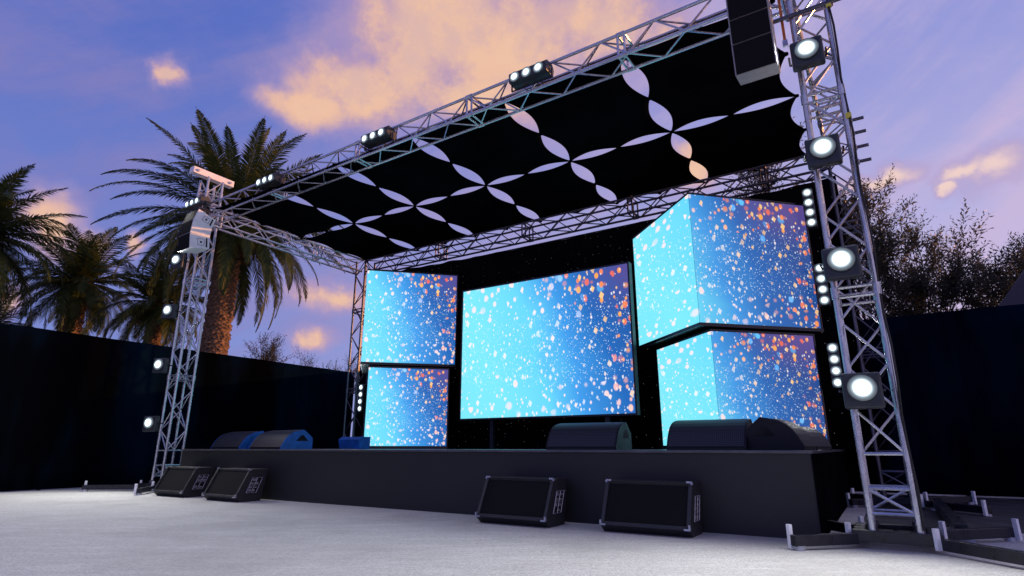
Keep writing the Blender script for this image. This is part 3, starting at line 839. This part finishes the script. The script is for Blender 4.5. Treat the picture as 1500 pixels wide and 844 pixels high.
# ------------------------------------------------------------------ leafy trees
def leafy(label, loc, h, spread, seed, nb=70, leaf=.12, first=.35, name='olive_tree', group='leafy trees beyond the walls', dens=1.0, tip=1.0):
    r = random.Random(seed); t = thing(name, label, 'tree', loc, 0, group)
    lim = MB(); lf = MB()
    def leafy_twig(p, d, L):
        n = int(L/.055*dens); q = p.copy(); d = d.copy(); ax = d.cross(Vector((r.uniform(-1, 1), r.uniform(-1, 1), .3))).normalized()
        prev = q.copy()
        for i in range(n):
            d = (d + Vector((r.uniform(-.06, .06), r.uniform(-.06, .06), .015))).normalized(); q = q+d*(L/n)
            s = 1 if i % 2 else -1
            rot = Matrix.Rotation(r.uniform(-.9, .9)+i*.5, 3, d)
            sd = rot @ ax
            ld = (sd*s*.8+d*.75+Vector((0, 0, r.uniform(-.25, .25)))).normalized(); ll = leaf*r.uniform(.6, 1.15)*(1-.35*i/n)
            wv = ld.cross(Vector((r.uniform(-1, 1), r.uniform(-1, 1), r.uniform(-1, 1)))).normalized()*ll*.15
            m1 = q+ld*ll*.5
            lf.add([q, m1+wv, q+ld*ll, m1-wv], [(0, 1, 2, 3)])
        lim.tube(prev, q, .004, 3, .002, cap=False)
    def branch(p, d, L, rad, depth):
        n = max(3, int(L/.22)); q = p.copy(); d = d.copy()
        for i in range(n):
            d = (d + Vector((r.uniform(-.16, .16), r.uniform(-.16, .16), r.uniform(-.04, .12)))).normalized(); q2 = q+d*(L/n)
            r1 = rad*(1-.7*i/n); r2 = rad*(1-.7*(i+1)/n); lim.tube(q, q2, r1, 6, r2, cap=False); q = q2
            f = (i+1)/n
            if depth > 0 and f > .25:
                for _ in range(2 if depth > 1 and r.random() < .6 else 1):
                    nd = (d + Vector((r.uniform(-1, 1), r.uniform(-1, 1), r.uniform(-.3, .7)))*.9).normalized()
                    branch(q, nd, L*r.uniform(.32, .55), rad*.45, depth-1)
            if depth == 0 or f > .7:
                for _ in range(2):
                    nd = (d + Vector((r.uniform(-1, 1), r.uniform(-1, 1), r.uniform(-.5, .8)))*.75).normalized()
                    leafy_twig(q, nd, r.uniform(.3, .62)*tip)
        leafy_twig(q, d, .6*tip)
    # trunk and main limbs
    p = Vector((0, 0, 0)); tr = MB(); q = Vector((0, 0, h*first)); tr.tube((0, 0, 0), q*.5+Vector((.05, .02, 0)), .13, 10, .10, cap=False); tr.tube(q*.5+Vector((.05, .02, 0)), q, .10, 10, .07)
    tr.build('trunk', M['bark'], t)
    for k in range(nb):
        a = 2*math.pi*k/nb + r.uniform(-.4, .4); e = R(r.uniform(38, 85)) if k else R(88)
        d = Vector((math.cos(a)*math.cos(e)*spread, math.sin(a)*math.cos(e)*spread, math.sin(e)))
        L = (h*(1-first)-.5)*r.uniform(.7, 1.0)*.72
        branch(q*r.uniform(.75, 1), d.normalized(), L, .035, 2)
    lim.build('limbs', M['bark'], t); lf.build('crown', M['leaf'], t)
    return t
leafy('tall dense leafy tree just right of the right tower', (9.2, 14.4, 0), 7.9, .28, 1, 4, .16, .45)
leafy('leafy tree top seen through the rear roof truss', (7.1, 14.6, 0), 9.2, .6, 2, 4, .14, .6)
leafy('airy small leaved tree in the middle of the right wall', (10.75, 14.6, 0), 6.7, .5, 8, 4, .16, .45)
leafy('sparse tree leaning beside the dark tent', (12.9, 14.0, 0), 7.0, .45, 14, 4, .16, .45)
leafy('low bushy tree between the middle tree and the tent', (11.8, 15.4, 0), 4.5, .7, 19, 3, .15, .45)
leafy('low bushy tree filling in between the tall and the airy tree', (9.9, 15.4, 0), 5.2, .8, 23, 3, .15, .45)
leafy('small bush behind the tall palm trunk', (-8.75, 20.6, 0), 5.0, .6, 5, 4, .10, .5, tip=.8)
leafy('thin twiggy bush left of the left screens', (-7.0, 20.4, 0), 4.45, .7, 6, 5, .09, .5, tip=.8)
leafy('thin twiggy bush close to the rear left tower', (-5.9, 20.8, 0), 4.45, .7, 9, 4, .09, .5, tip=.8)
leafy('dark bushy tree under the small palm', (-12.2, 19.6, 0), 4.4, .7, 11, 5, .11, .4)

# ------------------------------------------------------------------ sun and sky
SUN_EL, SUN_AZ = R(9), R(68)                        # azimuth from +Y towards +X
sd_ = Vector((math.sin(SUN_AZ)*math.cos(SUN_EL), math.cos(SUN_AZ)*math.cos(SUN_EL), math.sin(SUN_EL)))
l = bpy.data.lights.new('sun', 'SUN'); l.energy = 5.0; l.angle = R(.8); l.color = (1.0, .40, .11)
so = bpy.data.objects.new('sun', l); C.objects.link(so); so.rotation_euler = (-sd_).to_track_quat('-Z', 'Y').to_euler()

w = bpy.data.worlds.new('World'); sc.world = w; w.use_nodes = True
t = NT(w.node_tree); bg = w.node_tree.nodes['Background']
v = t.node('ShaderNodeTexCoord').outputs['Generated']
x, y, z = t.sep(v)
az = t.math('ARCTAN2', x, y); el = t.math('ARCSINE', z)
q = t.xyz(az, el, 0)
# clear sky: saturated blue to the left and up, pale lavender to the right and low
side = t.smooth(az, -.75, .75); low = t.smooth(el, .75, .0)
left = t.mix(low, (.092, .150, .54, 1), (.205, .275, .66, 1))
right = t.mix(low, (.25, .29, .69, 1), (.62, .56, .82, 1))
sky = t.mix(side, left, right)
# thin lilac veils
s1, _ = t.noise(t.xyz(t.math('ADD', t.math('MULTIPLY', az, 1.0), t.math('MULTIPLY', el, -.9)), t.math('ADD', t.math('MULTIPLY', az, -1.1), t.math('MULTIPLY', el, 2.6)), 0), 3.0, 6, .58, .35)
s2, _ = t.noise(t.vmul(v, (1, 1, 1.5)), 7.5, 6, .62, .3)
veil = t.math('MULTIPLY', t.smooth(t.math('ADD', t.math('MULTIPLY', s1, .7), t.math('MULTIPLY', s2, .3)), .40, .64), .8)
sky = t.mix(veil, sky, t.mix(side, (.24, .22, .52, 1), (.60, .48, .72, 1)))
# cumulus clumps lit from below
nz, _ = t.noise(v, 4.2, 7, .55, .15); nf_, nc = t.noise(v, 9.0, 5, .6)
dx, dy, _ = t.sep(nc)
axw = t.math('ADD', az, t.math('MULTIPLY', t.math('SUBTRACT', dx, .5), .10)); elw = t.math('ADD', el, t.math('MULTIPLY', t.math('SUBTRACT', dy, .5), .09))
dens = None
for (a, e, ra, re) in [(-.156,.705,.20,.12),(.014,.661,.22,.12),(.184,.703,.18,.09),(-.307,.592,.11,.055),(-.215,.625,.07,.065),(-.383,.553,.07,.032),(-.068,.586,.12,.04),
        (-.608,.535,.016,.019),(-.715,.300,.036,.040),(-.665,.280,.026,.020),(-.752,.196,.020,.024),(.753,.368,.045,.026),(.713,.372,.03,.014),(.613,.391,.05,.014),
        (-.311,.247,.07,.026),(-.335,.164,.03,.02),(.688,.352,.012,.010),(-.60,.293,.013,.014),(.291,.680,.09,.05),(.347,.451,.05,.035),
        (-1.6,.5,.35,.1),(1.9,.45,.4,.12),(2.8,.3,.5,.08)]:
    u_ = t.math('DIVIDE', t.math('SUBTRACT', axw, a), ra); v_ = t.math('DIVIDE', t.math('SUBTRACT', elw, e), re)
    d = t.math('SUBTRACT', 1.0, t.math('SQRT', t.math('ADD', t.math('MULTIPLY', u_, u_), t.math('MULTIPLY', v_, v_))))
    dens = d if dens is None else t.math('SMOOTH_MAX', dens, d, .25)
dn = t.math('ADD', dens, t.math('MULTIPLY', t.math('SUBTRACT', nz, .5), 1.7))
dn = t.math('ADD', dn, t.math('MULTIPLY', t.math('SUBTRACT', nf_, .5), .75))
nh_, _ = t.noise(v, 24.0, 5, .65); dn = t.math('ADD', dn, t.math('MULTIPLY', t.math('SUBTRACT', nh_, .5), .25))
halo = t.smooth(dn, -.75, .2); core = t.smooth(dn, -.22, .68)
sky = t.mix(t.math('MULTIPLY', halo, .55), sky, (.47, .33, .55, 1))
tex, _ = t.noise(v, 5.0, 8, .62, .6)
cloud = t.mix(t.smooth(t.math('ADD', t.math('MULTIPLY', tex, .6), t.math('MULTIPLY', nh_, .4)), .40, .58), (.52, .33, .48, 1), (.90, .53, .36, 1))
cloud = t.mix(t.smooth(dn, .15, .9, 0, .6), cloud, (.94, .60, .38, 1))
cloud = t.mix(t.smooth(az, .3, .7, 0, .6), cloud, (.92, .74, .74, 1))
sky = t.mix(t.math('MULTIPLY', core, .92), sky, cloud)
# a real twilight sky for whatever lies at or under the horizon behind the camera
nish = t.node('ShaderNodeTexSky', sky_type='NISHITA'); nish.sun_disc = False; nish.sun_elevation = SUN_EL; nish.sun_rotation = SUN_AZ
sky = t.mix(.03, sky, t.vmul(nish.outputs[0], (.06, .06, .06)))
t.put(bg.inputs[0], sky); bg.inputs[1].default_value = 1.0

sc.view_settings.view_transform = 'Standard'; sc.view_settings.look = 'None'; sc.view_settings.exposure = 0; sc.view_settings.gamma = 1
sc.render.engine = 'CYCLES'; sc.cycles.max_bounces = 5; sc.cycles.diffuse_bounces = 2; sc.cycles.glossy_bounces = 3; sc.cycles.transparent_max_bounces = 6
sc.cycles.use_denoising = True; sc.cycles.sample_clamp_indirect = 3.0
